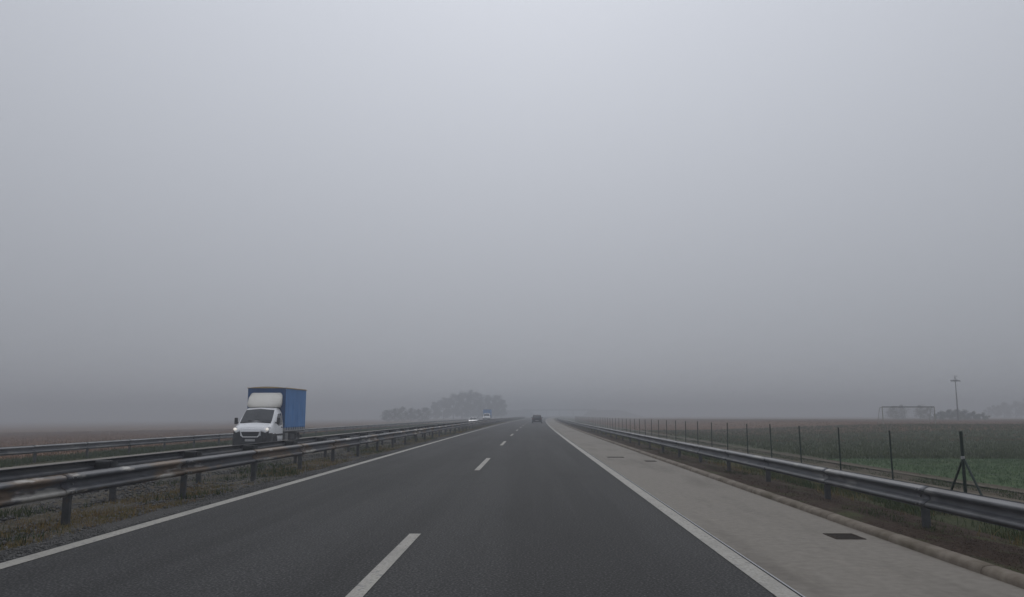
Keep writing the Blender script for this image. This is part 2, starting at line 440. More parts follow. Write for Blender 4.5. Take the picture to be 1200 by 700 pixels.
# painted markings: children of the road
sheet('edge_line', [-5.37, -5.16], S0, 700, M['paint'], near=4, dz=.006, parent=road)
sheet('edge_line', [2.02, 2.215], S0, 700, M['paint'], near=4, dz=.006, parent=road)
for k in range(-1, 34):
    s = 4.35 + 17.8 * k
    sheet('lane_dash', [-1.535, -1.39], s, s + 6.1, M['paint'], near=3, dz=.006, parent=road)
for la in (-16.8, -10.3):
    sheet('edge_line', [la, la + .2], S0, 500, M['paint'], near=4, dz=.006, parent=opp)
for k in range(0, 24):
    sheet('lane_dash', [-13.5, -13.35], 4 + 18 * k, 10 + 18 * k, M['paint'], near=3, dz=.006, parent=opp)

# kerb: low rounded concrete edging
def extrude_profile(name, prof, ss, mat, smooth_=True):
    n = len(prof); v = []
    for s in ss:
        for (la, z) in prof: v.append(P(s, la, z))
    f = []
    for j in range(len(ss) - 1):
        for i in range(n - 1):
            f.append((j*n+i, j*n+i+1, (j+1)*n+i+1, (j+1)*n+i))
    me = pyd(name, v, f)
    return link(name, me, mat, None, smooth_)
kp = [(4.245, -.02), (4.247, .03), (4.262, .060), (4.292, .075), (4.34, .080), (4.40, .077), (4.44, .062), (4.452, .03), (4.454, -.05)]
kerb = empty('kerb')
tag(kerb, kind='structure')
kme = {}
def kerb_piece(s, ln):
    n = len(kp); v = []
    ch = .012
    for y, k in ((0, .9), (ch, 1), (ln - ch, 1), (ln, .9)):
        for (la, z) in kp:
            v.append(((la - 4.35) * (1 if k == 1 else .98), y, z if k == 1 else z - .004))
    f = [(j*n+i, j*n+i+1, (j+1)*n+i+1, (j+1)*n+i) for j in range(3) for i in range(n - 1)]
    f += [tuple(range(n - 1, -1, -1)), tuple(range(3 * n, 4 * n))]
    me = kme.get(ln)
    if me is None:
        me = kme[ln] = pyd('kerb_stone', v, f)
        me.polygons.foreach_set('use_smooth', [True] * len(me.polygons))
        me.materials.append(M['kerb'])
    o = bpy.data.objects.new('kerb_stone', me); col.objects.link(o); o.parent = kerb
    o.location = (4.35 + C(s) + random.uniform(-.006, .006), s, random.uniform(-.003, .003)); o.rotation_euler = (0, 0, HD(s) + random.uniform(-.002, .002))
s = -6.0
while s < 90:
    kerb_piece(s, 1.996); s += 2.0
kr = extrude_profile('kerb_stone_row', kp, list(np.arange(s, 420, 6.0)), M['kerb'])
kr.parent = kerb; kr['kind'] = 'stuff'

# ------------------------------------------------------------------ scatter: blades, stones
def blades(name, lat, s, h, wd, mat, lean=.5, label=None, cat=None, per=1, spread=.03, dz=-.01, zf=None, flat=False):
    lat = np.repeat(lat, per); s = np.repeat(s, per); n = len(lat)
    lat = lat + RNG.normal(0, spread, n); s = s + RNG.normal(0, spread, n)
    z = groundz(lat, s) + dz
    h = RNG.uniform(h[0], h[1], n) * RNG.uniform(.6, 1, n)
    a = RNG.uniform(0, 2 * PI, n); wv = RNG.uniform(.6, 1.2, n) * wd
    base = np.stack([lat + Cn(s), s, z], -1)
    side = np.stack([np.cos(a), np.sin(a), np.zeros(n)], -1) * wv[:, None] * .5
    b2 = RNG.uniform(0, 2 * PI, n); ln = RNG.uniform(0, lean, n) * h
    tip = base + np.stack([np.cos(b2) * ln, np.sin(b2) * ln, h * (RNG.uniform(.02, .25, n) if flat else 1)], -1)
    if flat:
        tip[:, 2] = base[:, 2] + RNG.uniform(.005, .035, n); base[:, 2] += RNG.uniform(.005, .03, n)
    mid = (base + tip) / 2 + np.stack([-np.cos(b2) * ln * .15, -np.sin(b2) * ln * .15, np.zeros(n)], -1)
    v = np.stack([base - side, base + side, mid + side * .75, mid - side * .75, tip], 1).reshape(-1, 3)
    i = np.arange(n) * 5
    f = np.concatenate([np.stack([i, i + 1, i + 2], -1), np.stack([i, i + 2, i + 3], -1), np.stack([i + 3, i + 2, i + 4], -1)])
    o = link(name, np_mesh(name, v, f), mat)
    return tag(o, label, cat, kind='stuff')

def stones(name, lat, s, r, mat, label, cat):
    base = np.array([(1,0,0),(-1,0,0),(0,1,0),(0,-1,0),(0,0,1),(0,0,-1)], float)
    fc = np.array([(0,2,4),(2,1,4),(1,3,4),(3,0,4),(2,0,5),(1,2,5),(3,1,5),(0,3,5)])
    n = len(lat)
    rad = RNG.uniform(r[0], r[1], n) ** 1.0
    sc = RNG.uniform(.6, 1.4, (n, 6, 1)) * rad[:, None, None]
    ang = RNG.uniform(0, 2 * PI, n); c_, s_ = np.cos(ang), np.sin(ang)
    pts = base[None] * sc; pts[..., 2] *= .7
    x = pts[..., 0] * c_[:, None] - pts[..., 1] * s_[:, None]; y = pts[..., 0] * s_[:, None] + pts[..., 1] * c_[:, None]
    z = groundz(lat, s) + rad * .15
    v = np.stack([x + (lat + Cn(s))[:, None], y + s[:, None], pts[..., 2] + z[:, None]], -1).reshape(-1, 3)
    f = (fc[None] + (np.arange(n) * 6)[:, None, None]).reshape(-1, 3)
    return tag(link(name, np_mesh(name, v, f), mat), label, cat, kind='stuff')

def pts(n, la0, la1, s0, s1, power=1.7, clump=0.0, cs=1.0, seed=0):
    """random ground points, denser near the camera; clump 0..1 drops points outside patches"""
    u = RNG.uniform(0, 1, n) ** power
    s = s0 + (s1 - s0) * u
    la = RNG.uniform(la0, la1, n)
    if clump:
        f = (np.sin(la * 2.3 * cs + seed) * np.sin(s * 1.3 * cs + seed * 2) + np.sin(la * 4.7 * cs - s * 2.9 * cs + seed) * .7 + np.sin(s * .55 * cs + la * cs + seed) * .8 + RNG.normal(0, .5, n))
        k = f > (clump - .5) * 2
        la, s = la[k], s[k]
    return la, s

la, s = pts(16000, -5.97, -5.42, 3, 90, 2); stones('gravel', la, s, (.006, .022), M['stone'], 'grey gravel strewn between the white edge line and the median weeds', 'gravel')
la, s = pts(20000, -9.0, -5.9, 4, 70, 2); stones('median_gravel', la, s, (.01, .045), M['stone'], 'loose grey stones scattered between the two median guard rails', 'gravel')
la, s = pts(40000, -7.4, -5.88, 3, 170, 1.9, .6, 1, 1); blades('dry_grass', la, s, (.03, .12), .008, M['blade_dry'], .9, 'dry tan and rusty weeds under the median guard rails', 'weeds', 4, .05)
la, s = pts(9000, -8.2, -5.92, 3, 150, 2, .8, .8, 4); blades('green_weed', la, s, (.05, .22), .012, M['blade_green'], .8, 'dark green weed clumps under the median guard rails', 'weeds', 7, .05)
la, s = pts(34000, 4.46, 6.8, 5, 80, 1.8); blades('needle_litter', la, s, (.05, .14), .007, M['blade_red'], 1.0, 'reddish brown needle litter behind the shoulder kerb', 'litter', 3, .06, flat=True)
la, s = pts(7000, 4.9, 6.6, 5, 140, 1.8, 1.05, 1, 2); blades('verge_weed', la, s, (.03, .13), .009, M['blade_green'], .9, 'sparse green weeds in the brown litter along the roadside rail', 'weeds', 5, .05)
la, s = pts(26000, 6.6, 11, 5, 150, 1.7, .35, .6, 3); blades('bank_grass', la, s, (.06, .26), .012, M['blade_green'], .8, 'rough grass on the bank between roadside rail and dirt track', 'grass', 5, .06)
la, s = pts(12000, 6.0, 11.2, 5, 150, 1.7, .6, .6, 8); blades('bank_dry_grass', la, s, (.06, .25), .011, M['blade_dry'], .9, 'dry straw grass on the bank beside the wire fence', 'grass', 4, .06)
la, s = pts(6000, 12.2, 13.4, 10, 120, 1.5, .3, .6, 5); blades('track_grass', la, s, (.05, .14), .012, M['blade_green'], .9, 'low grass along the middle of the dirt track', 'grass', 4, .06)
la, s = pts(42000, 14.4, 60, 10, 41, .8); blades('young_crop', la, s, (.05, .14), .02, M['blade_crop'], .8, 'short bright green crop beside the dirt track', 'crop', 3, .07)
la, s = pts(60000, 14.6, 120, 41, 112, 1.5); blades('dark_crop', la, s, (.14, .30), .04, M['blade_dark'], .8, 'taller dark green crop beyond the bright green strip', 'crop', 3, .12)
la, s = pts(60000, 14.8, 240, 66, 360, 1.5); blades('russet_crop', la, s, (.06, .18), .07, M['blade_brown'], .8, 'russet brown crop in front of the football goal', 'crop', 3, .2)
la, s = pts(36000, -25, -18.7, 12, 170, 1.5, .25, .5, 6); blades('opposite_grass', la, s, (.08, .30), .016, M['blade_green'], .7, 'green grass under the guard rail beyond the van', 'grass', 4, .08)
la, s = pts(40000, -130, -25, 18, 190, 1.0); blades('brown_stubble', la, s, (.12, .3), .05, M['blade_brown'], .8, 'brown crop in the field beyond the opposite carriageway', 'crop', 3, .2)

# ------------------------------------------------------------------ guard rails
SEG = 3.75
half = [(.156, .010), (.151, .002), (.146, .006), (.128, .052), (.118, .074), (.108, .083), (.092, .086), (.078, .083), (.066, .070), (.052, .044), (.036, .014), (.022, .002), (.0, 0)]
prof = half + [(-z, d) for z, d in half[-2::-1]]
def beam_mesh(sign, name):
    t = .004; v = []; f = []
    n = len(prof); ys = [-.16, SEG - .0]
    for y, off in ((-.16, .005), (0.0, .004), (.02, 0), (SEG, 0)):
        for z, d in prof: v.append((sign * (d + off), y, z))
        for z, d in prof: v.append((sign * (d + off - t), y, z))
    m2 = 2 * n
    for j in range(3):
        for i in range(n - 1):
            f.append((j*m2+i, j*m2+i+1, (j+1)*m2+i+1, (j+1)*m2+i))
            f.append((j*m2+n+i, (j+1)*m2+n+i, (j+1)*m2+n+i+1, j*m2+n+i+1))
        for i in (0, n - 1):
            f.append((j*m2+i, (j+1)*m2+i, (j+1)*m2+n+i, j*m2+n+i))
    for j in (0, 3):
        for i in range(n - 1): f.append((j*m2+i, j*m2+n+i, j*m2+n+i+1, j*m2+i+1))
    me = pyd(name, v, f)
    bm = bmesh.new(); bm.from_mesh(me); bmesh.ops.recalc_face_normals(bm, faces=bm.faces); bm.to_mesh(me); bm.free()
    me.polygons.foreach_set('use_smooth', [True] * len(me.polygons))
    return me

def post_mesh(sign, height, wd=.10, dp=.055):
    """C-section steel post, open side away from traffic flow"""
    t = .006
    poly = [(0, 0), (wd, 0), (wd, dp), (wd - t, dp), (wd - t, t), (t, t), (t, dp), (0, dp)]
    poly = [(sign * x, y) for x, y in poly]
    return MB().prism(poly, 'z', -height - .3, .12).mesh('post')

def guard_rail(label, lat, zc, sign, phase, s_end, mat, spacer=0.0, first=-8, bolt=False, group=None):
    """sign: +1 rail face looks towards +x.  lat: valley plane of the beam"""
    root = empty('guard_rail', P(phase, lat, float(groundz(lat, phase))))
    inv = Matrix.Translation(-root.location)
    tag(root, label, 'guard rail', group)
    bme = beam_mesh(sign, 'beam'); bme.materials.append(mat)
    gz = float(groundz(lat - sign * (spacer + .05), phase))
    pme = post_mesh(-sign, zc - gz); pme.materials.append(M['post_steel'])
    sme = None
    if spacer:
        sme = MB().prism([(-.075, -.05), (.075, -.05), (.075, .06), (.05, .085), (-.05, .085), (-.075, .06)], 'x', 0, -sign * spacer).mesh('spacer', .006)
        # a plate flange against the beam
        sme.materials.append(M['bracket'])
    boltme = MB().prism([(.017 * math.cos(i * PI / 3), .017 * math.sin(i * PI / 3)) for i in range(6)], 'x', 0, sign * .014).mesh('bolt'); boltme.materials.append(M['bolt'])
    k0 = int(math.floor((first - phase) / SEG))
    k = k0
    while phase + k * SEG < s_end:
        s_ = phase + k * SEG
        hd = -math.atan((C(s_ + SEG) - C(s_)) / SEG)
        def put(me, name, loc, rz):
            o = bpy.data.objects.new(name, me); col.objects.link(o); o.parent = root
            o.matrix_parent_inverse = inv
            o.location = loc; o.rotation_euler = (random.uniform(-.002, .002), 0, rz); return o
        jz = random.uniform(-.008, .008)
        b = put(bme, 'beam', (lat + C(s_), s_, zc), hd)
        b.rotation_euler = (random.uniform(-.0015, .0015), random.uniform(-.012, .012), hd)
        p = put(pme, 'post', (lat + C(s_ + .1) - sign * (spacer + .006), s_ + .1, zc + jz), hd)
        p.rotation_euler = (random.uniform(-.015, .015), random.uniform(-.012, .012), hd)
        if sme: put(sme, 'spacer', (lat + C(s_ + .1), s_ + .125, zc + .06), hd)
        if bolt and s_ < 45:
            for yy, zz in ((.10, 0), (.05, .097), (-.05, .097), (.05, -.097), (-.05, -.097)):
                dd = 0.009 if zz == 0 else .092
                put(boltme, 'bolt', (lat + C(s_) + sign * dd, s_ + yy, zc + zz), hd)
        k += 1
    return root

guard_rail('rust streaked steel guard rail beside the white edge line of the overtaking lane', -6.30, .55, 1, 11.05, 300, M['steel_rust'], bolt=True)
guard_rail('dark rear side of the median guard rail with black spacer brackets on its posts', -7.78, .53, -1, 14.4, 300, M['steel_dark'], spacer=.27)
guard_rail('grey guard rail between the van and the brown field', -19.35, .155, 1, 31.5, 260, M['steel'], spacer=.0)
guard_rail('pale grey guard rail between concrete shoulder and wire fence', 5.42, .375, -1, 11.5, 320, M['steel'], bolt=True)

# ------------------------------------------------------------------ wire fence on the right
FLAT = 8.5; FS = 16.35
froot = empty('wire_fence', P(FS, FLAT, float(groundz(FLAT, FS))))
tag(froot, 'thin dark green wire fence on posts in front of the fields', 'fence')
finv = Matrix.Translation(-froot.location)
FZ = float(groundz(FLAT, 20)); FTOP = 1.125
def fchild(name, me, loc, rot=(0, 0, 0), mat=None):
    o = link(name, me, mat, froot); o.matrix_parent_inverse = finv; o.location = loc; o.rotation_euler = rot; return o
pm = MB().tube((0, 0, FZ - .3), (0, 0, FTOP), .021, n=8).tube((0, 0, FTOP), (0, 0, FTOP + .012), .025, .018, n=8).mesh('post'); pm.materials.append(M['green_post'])
big = MB().tube((0, 0, FZ - .3), (0, 0, FTOP + .02), .031, n=10).tube((0, 0, FTOP + .02), (0, 0, FTOP + .04), .036, .026, n=10).mesh('post'); big.materials.append(M['green_post'])
SP = 3.2
for k in range(-1, 52):
    s_ = FS + SP * k
    o = fchild('post', big if k == 0 else pm, (FLAT + C(s_) + (random.uniform(-.02, .02) if k > 0 else 0), s_, random.uniform(-.02, .02) if k > 0 else 0), (random.uniform(-.015, .015), random.uniform(-.015, .015), 0) if k else (0, 0, 0))
for sg in (-1, 1):
    me = MB().tube((0, 0, .65), (0, sg * 1.0, FZ - .1), .022, n=8).mesh('brace')
    fchild('brace', me, (FLAT + .01, FS, 0), mat=M['green_post'])
me = MB().tube((0, 0, .62), (0, 0, .68), .036, n=12).box(-.015, .015, -.055, .055, .635, .665).mesh('clamp', .004)
fchild('clamp', me, (FLAT, FS, 0), mat=M['clamp'])
for z in (1.08, .75, .42, .1, -.2):
    mb = MB()
    for k in range(-1, 51):
        a = FS + SP * k
        for (t0, t1) in ((0, .5), (.5, 1)):
            sag = lambda t: -.025 * 4 * t * (1 - t)
            mb.tube((FLAT - .024 + C(a + SP * t0), a + SP * t0, z + sag(t0)), (FLAT - .024 + C(a + SP * t1), a + SP * t1, z + sag(t1)), .0016, n=4)
    fchild('wire', mb.mesh('wire', fix=False), (0, 0, 0), mat=M['wire'])

# ------------------------------------------------------------------ drain covers and a dark joint patch on the shoulder
def drain(lat, s_, wx, wy, label):
    r = empty('drain_cover', P(s_, lat, 0)); tag(r, label, 'drain cover', None)
    mb = MB(); t = .03; h = .007
    mb.box(-wx/2, wx/2, -wy/2, -wy/2 + t, -.02, h).box(-wx/2, wx/2, wy/2 - t, wy/2, -.02, h)
    mb.box(-wx/2, -wx/2 + t, -wy/2 + t, wy/2 - t, -.02, h).box(wx/2 - t, wx/2, -wy/2 + t, wy/2 - t, -.02, h)
    mb.build('frame', M['iron'], r)
    MB().box(-wx/2 + t, wx/2 - t, -wy/2 + t, wy/2 - t, -.02, .0025).build('sump', M['joint'], r)
    n = int((wx - 2 * t) / .045)
    bar = MB().box(-.011, .011, -wy/2 + t, wy/2 - t, -.02, .0055).mesh('bar'); bar.materials.append(M['iron'])
    for k in range(n):
        o = bpy.data.objects.new('bar', bar); col.objects.link(o); o.parent = r
        o.location = (-wx/2 + t + (k + .5) * (wx - 2 * t) / n, 0, 0)
drain(3.86, 10.35, .36, .46, 'dark iron drain cover by the kerb next to the bare litter verge')
drain(3.86, 26.6, .34, .50, 'small iron drain cover by the kerb, farther along the concrete shoulder')
drain(2.98, 29.0, .58, .42, 'wide dark joint patch, built as a drain cover, near the edge line on the concrete shoulder')  # dark joint patch across the concrete, modelled with the drain grate shape

# ------------------------------------------------------------------ van
def interp_secs(secs, y):
    ys = [q[0] for q in secs]
    if y <= ys[0]: return secs[0][1]
    for a, b in zip(secs, secs[1:]):
        if y <= b[0]:
            t = (y - a[0]) / (b[0] - a[0])
            return [(p[0] + (q[0] - p[0]) * t, p[1] + (q[1] - p[1]) * t) for p, q in zip(a[1], b[1])]
    return secs[-1][1]

def catmull(secs, n):
    """refine stations along y"""
    out_ = []
    for i in range(len(secs) - 1):
        for k in range(n):
            y = secs[i][0] + (secs[i+1][0] - secs[i][0]) * k / n
            out_.append((y, interp_secs(secs, y)))
    out_.append(secs[-1]); return out_

def mirror_ring(half_, y):
    """half section bottom->top centre; ring closed across"""
    r = [(x, y, z) for x, z in half_]
    l_ = [(-x, y, z) for x, z in half_[:-1]][::-1]
    return r + l_

def section_x(half_, z):
    for (x0, z0), (x1, z1) in zip(half_, half_[1:]):
        if z0 <= z <= z1 and z1 > z0: return x0 + (x1 - x0) * (z - z0) / (z1 - z0)
    return half_[-2][0]

def side_patch(secs, poly, sign, off=.008, thick=.02):
    """a panel lying on the side of a lofted body; poly [(y,z)]"""
    vo = [(sign * (section_x(interp_secs(secs, y), z) + off), y, z) for y, z in poly]
    vi = [(p[0] - sign * thick, p[1], p[2]) for p in vo]
    n = len(poly)
    return MB().add(vo + vi, [tuple(range(n)), tuple(range(2*n-1, n-1, -1))] + [(i, n + i, n + (i+1) % n, (i+1) % n) for i in range(n)])

def wheel(parent, x, y, r, wd, side, dual=False):
    """wheel centred at x; side = +1 outer face to +x"""
    wd2 = wd / 2
    t = MB().lathe_x([(-wd2, r*.62), (-wd2, r*.9), (-wd2*.75, r), (wd2*.75, r), (wd2, r*.9), (wd2, r*.62)], (x, y, r)).build('wheel', M['rubber'], parent, smooth=True)
    pr = [(side*wd2*.9, r*.63), (side*wd2*.75, r*.55), (side*wd2*.35, r*.45), (side*wd2*.5, r*.2), (side*wd2*.7, r*.16), (side*wd2*.72, 0.001)]
    MB().lathe_x(pr, (x, y, r)).build('rim', M['rim'], t, smooth=True)
    return t

CAB = [
    (0.00, [(.74, .30), (.80, .55), (.80, .80), (.76, .98), (.58, 1.05), (0, 1.07)]),
    (0.10, [(.90, .30), (.95, .55), (.95, .85), (.90, 1.06), (.70, 1.14), (0, 1.17)]),
    (0.35, [(1.00, .30), (1.02, .60), (1.015, .98), (.97, 1.17), (.80, 1.26), (0, 1.31)]),
    (0.70, [(1.02, .30), (1.03, .65), (1.025, 1.10), (.99, 1.30), (.86, 1.38), (0, 1.43)]),
    (0.78, [(1.02, .30), (1.03, .65), (1.025, 1.13), (.99, 1.36), (.87, 1.45), (0, 1.50)]),
    (1.15, [(1.02, .30), (1.03, .75), (1.025, 1.25), (.965, 1.62), (.84, 1.80), (0, 1.87)]),
    (1.45, [(1.02, .30), (1.03, .78), (1.025, 1.28), (.945, 1.80), (.80, 2.08), (0, 2.15)]),
    (1.62, [(1.02, .30), (1.03, .80), (1.025, 1.30), (.93, 1.92), (.78, 2.18), (0, 2.24)]),
    (1.90, [(1.02, .30), (1.03, .80), (1.025, 1.30), (.925, 1.95), (.76, 2.22), (0, 2.28)]),
    (2.32, [(1.02, .30), (1.03, .80), (1.025, 1.30), (.925, 1.95), (.76, 2.22), (0, 2.28)]),
]
def make_van(deflector=True, front_mat='tarp_front'):
    v = empty('box_van')
    # cab shell
    secs = catmull(CAB, 3)
    mb = MB().loft([mirror_ring(h, y) for y, h in secs])
    cab = mb.build('cab', M['van_white'], v, smooth=False)
    for p in cab.data.polygons: p.use_smooth = len(p.vertices) == 4
    # windscreen: a curved pane lying on the sloping front between the A pillars
    rows = []
    for k in range(7):
        t = k / 6; y = .80 + (1.47 - .80) * t
        h = interp_secs(CAB, y)
        (xe, ze), (xc, zc) = h[4], h[5]
        ring = []
        for j in range(-6, 7):
            q = j / 6; xx = q * (xe - .015)
            zz = ze + (zc - ze) * (1 - abs(xx) / xe)
            ring.append((xx, y - .012, zz + .012))
        rows.append(ring)
    mb = MB().loft(rows, cap=False, closed=False)
    ws = mb.build('windscreen', M['glass'], v, smooth=True)
    for sx in (-1, 1):
        a = rows[0][3 if sx < 0 else 7]
        MB().tube((a[0], a[1] - .02, a[2] + .005), (a[0] + .62, a[1] + .03, a[2] + .075), .012, n=6).build('wiper', M['black_plastic'], ws)
    MB().prism([(.80, 1.455), (.80, 1.50), (.66, 1.44), (.66, 1.39)], 'x', -.84, .84).build('scuttle', M['black_plastic'], v, bevel=.01)
    # bonnet seams: raised bonnet panel
    rows = []
    for k in range(6):
        y = .09 + (.66 - .09) * k / 5
        h = interp_secs(CAB, y); (xe, ze), (xc, zc) = h[4], h[5]
        rows.append([(q / 4 * xe * .96, y - .004, ze + (zc - ze) * (1 - abs(q) / 4 * .96) + .010) for q in range(-4, 5)])
    MB().loft(rows, cap=False, closed=False).build('bonnet', M['van_white'], v, smooth=True)
    # black lower bumper wrapping round the front
    st = [(-.05, .70), (-.02, .84), (.08, .99), (.30, 1.045), (.52, 1.05)]
    for_sec = []
    for y, x in st:
        for_sec.append([(x, y, .20), (x, y, .62 if y < .3 else .66), (x - .02, y + .02, .72 if y < 0.05 else .86), (-x + .02, y + .02, .72 if y < .05 else .86), (-x, y, .62 if y < .3 else .66), (-x, y, .20)])
    bump = MB().loft(for_sec).build('bumper', M['black_plastic'], v, bevel=.015)
    # dark panels round the headlights
    # grille with white surround
    sur = MB()
    def ring_prism(outer, inner, y0, y1):
        n = len(outer)
        vv = [(x, y0, z) for x, z in outer] + [(x, y0, z) for x, z in inner] + [(x, y1, z) for x, z in outer] + [(x, y1, z) for x, z in inner]
        f = []
        for i in range(n):
            j = (i + 1) % n
            f += [(i, j, n + j, n + i), (2*n+i, 3*n+i, 3*n+j, 2*n+j), (i, 2*n+i, 2*n+j, j), (n+i, n+j, 3*n+j, 3*n+i)]
        return MB().add(vv, f)
    outer = [(-.56, .98), (-.50, .72), (-.40, .64), (.40, .64), (.50, .72), (.56, .98)]
    inner = [(-.50, .93), (-.44, .75), (-.37, .69), (.37, .69), (.44, .75), (.50, .93)]
    ring_prism(outer, inner, -.075, .03).build('grille_surround', M['van_white'], v, bevel=.008)
    gr = MB().prism(inner, 'y', -.052, .02).build('grille', M['black_plastic'], v)
    for z in (.73, .79, .85, .90):
        MB().box(-.40, .40, -.062, -.05, z - .008, z + .008).build('grille_bar', M['chassis'], gr)
    MB().box(-.27, .27, -.075, -.052, .43, .545).build('number_plate', M['plate'], v, bevel=.004)
    MB().box(-.62, .62, -.062, -.03, .27, .37).build('air_intake', M['chassis'], v, bevel=.01)
    # headlights: swept-back lamps at the corners, lit
    for sx in (-1, 1):
        pl = [(.56, .97), (.80, .90), (.955, 1.0), (1.0, 1.16), (.90, 1.20), (.66, 1.10)]
        yy = [-.02, .015, .12, .28, .26, .07]
        front = [(sx * x, y - .012, z) for (x, z), y in zip(pl, yy)]
        back = [(sx * (x - .02), y + .07, z) for (x, z), y in zip(pl, yy)]
        n = len(pl)
        hb = MB().add(front + back, [tuple(range(n)), tuple(range(2*n-1, n-1, -1))] + [(i, n+i, n+(i+1) % n, (i+1) % n) for i in range(n)]).build('headlight', M['lamp_glass'], v)
        mb = MB()
        c = Vector((sx * .88, .035, 1.085))
        for k in range(1):
            n = 12
            d = Vector((sx * .35, -1, .1)).normalized(); u = d.orthogonal().normalized(); ww = d.cross(u)
            ringv = [c + d * .03 + (u * math.cos(2*PI*i/n) + ww * math.sin(2*PI*i/n)) * .066 for i in range(n)]
            ringb = [c - d * .05 + (u * math.cos(2*PI*i/n) + ww * math.sin(2*PI*i/n)) * .066 for i in range(n)]
            mb.add(ringv + [c + d * .05] + ringb, [(i, (i+1) % n, n) for i in range(n)] + [(i, n+1+i, n+1+(i+1) % n, (i+1) % n) for i in range(n)])
        mb.build('lamp_lens', M['headlight'], hb)
        # dark trim below the lamp
        tr = [(.57, .72), (.84, .70), (.95, .85), (.97, .99), (.80, .885), (.58, .955)]
        yt = [-.03, .0, .09, .16, .01, -.025]
        front = [(sx * x, y - .02, z) for (x, z), y in zip(tr, yt)]
        back = [(sx * (x - .03), y + .06, z) for (x, z), y in zip(tr, yt)]
        n = len(tr)
        MB().add(front + back, [tuple(range(n)), tuple(range(2*n-1, n-1, -1))] + [(i, n+i, n+(i+1) % n, (i+1) % n) for i in range(n)]).build('bumper_corner', M['black_plastic'], v)
        # doors
        side_patch(CAB, [(1.10, .52), (1.02, 1.0), (1.02, 1.40), (1.36, 1.80), (1.58, 1.97), (2.22, 2.0), (2.24, 1.3), (2.24, .52)], sx, .006).build('door', M['van_white'], v)
        dw = side_patch(CAB, [(1.16, 1.36), (1.42, 1.72), (1.62, 1.90), (2.14, 1.92), (2.15, 1.30), (1.5, 1.24)], sx, .013).build('door_window', M['glass'], v)
        side_patch(CAB, [(1.98, 1.12), (1.98, 1.17), (2.16, 1.17), (2.16, 1.12)], sx, .03, .03).build('door_handle', M['black_plastic'], v)
        side_patch(CAB, [(.5, .70), (.5, .80), (2.28, .80), (2.28, .70)], sx, .02, .03).build('side_moulding', M['black_plastic'], v)
        # mirror
        mr_ = MB().box(sx*1.17 - .085, sx*1.17 + .085, .93, 1.05, 1.33, 1.68).build('mirror', M['black_plastic'], v, bevel=.03, seg=3)
        MB().box(min(sx*1.0, sx*1.12), max(sx*1.0, sx*1.12), .98, 1.04, 1.38, 1.44).build('mirror_arm', M['black_plastic'], mr_)
        # wheel arch
        arc = [(.92 + .47 * math.cos(t), .36 + .47 * math.sin(t)) for t in np.linspace(-.1, PI + .1, 15)]
        side_patch(CAB, [(y, max(z, .305)) for y, z in arc], sx, .010, .25).build('wheel_arch', M['chassis'], v)
        wheel(v, sx * .93, .92, .345, .23, sx)
        for xo in (.94, .70): wheel(v, sx * xo, 5.15, .345, .2, sx)
        MB().prism([(4.72, .38), (4.75, .72), (4.95, .82), (5.35, .82), (5.55, .72), (5.58, .38), (5.55, .38), (5.52, .70), (5.33, .79), (4.97, .79), (4.78, .70), (4.75, .38)], 'x', sx * .58, sx * 1.07).build('mudguard', M['black_plastic'], v)
        MB().box(sx * .42 - .05, sx * .42 + .05, 2.2, 6.5, .58, .78).build('chassis_rail', M['chassis'], v)
    MB().box(-1.02, -.55, 2.7, 3.5, .40, .78).build('fuel_tank', M['chassis'], v, bevel=.05)
    MB().box(.60, 1.02, 2.8, 3.4, .42, .80).build('toolbox', M['rim'], v, bevel=.03)
    MB().box(.9, 1.04, 3.7, 4.6, .45, .72).build('side_guard', M['chassis'], v, bevel=.02)
    MB().box(-.95, .95, 6.4, 6.5, .45, .6).build('rear_bar', M['chassis'], v)
    # cargo bed and tarpaulin box
    BX, B0, B1, ZB, ZT = 1.075, 2.42, 6.6, 1.10, 3.40
    MB().box(-BX - .01, BX + .01, B0 - .01, B1 + .01, ZB - .20, ZB + .0).build('bed_rail', M['alu'], v, bevel=.01)
    bed = MB().box(-BX + .05, BX - .05, B0 + .03, B1 - .03, ZB - .26, ZB - .17).build('bed_floor', M['chassis'], v)
    def tarp_wall(fn, nu, nv):
        mb = MB(); vv = []
        for j in range(nv + 1):
            for i in range(nu + 1): vv.append(fn(i / nu, j / nv))
        ff = [(j*(nu+1)+i, j*(nu+1)+i+1, (j+1)*(nu+1)+i+1, (j+1)*(nu+1)+i) for j in range(nv) for i in range(nu)]
        return mb.add(vv, ff)
    for sx in (-1, 1):
        def side(u, vv, sx=sx):
            y = B0 + (B1 - B0) * u; z = ZB + .01 + (ZT - ZB - .04) * vv
            fold = (.010 * math.sin(u * 31 + math.sin(vv * 4) * 1.2) + .009 * math.sin(u * 12.3 + vv * 2.1) + .006 * math.sin(u * 53 - vv * 3)) * math.sin(PI * min(1, vv * 1.3)) + .03 * math.sin(PI * u * 4) ** 2 * (1 - vv) * .6 - .03 * math.sin(PI * u) * math.sin(PI * vv)
            e = min(u, 1 - u) * 20; fold *= min(1, e)
            return (sx * (BX + .015 + fold), y, z)
        tw = tarp_wall(side, 56, 10).build('tarp_side', M['tarp'], v, smooth=True)
        for k in range(9):
            y = B0 + .25 + k * .46
            MB().box(min(sx*(BX+.035), sx*(BX+.065)), max(sx*(BX+.035), sx*(BX+.065)), y - .012, y + .012, ZB - .12, ZB + .06).build('strap', M['tarp_front'], tw)
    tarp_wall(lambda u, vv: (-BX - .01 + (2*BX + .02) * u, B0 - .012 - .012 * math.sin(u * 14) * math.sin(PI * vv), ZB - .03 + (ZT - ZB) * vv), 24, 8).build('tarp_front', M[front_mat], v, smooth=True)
    tarp_wall(lambda u, vv: (BX + .01 - (2*BX + .02) * u, B1 + .012, ZB - .03 + (ZT - ZB) * vv), 4, 4).build('tarp_rear', M['tarp_front'], v)
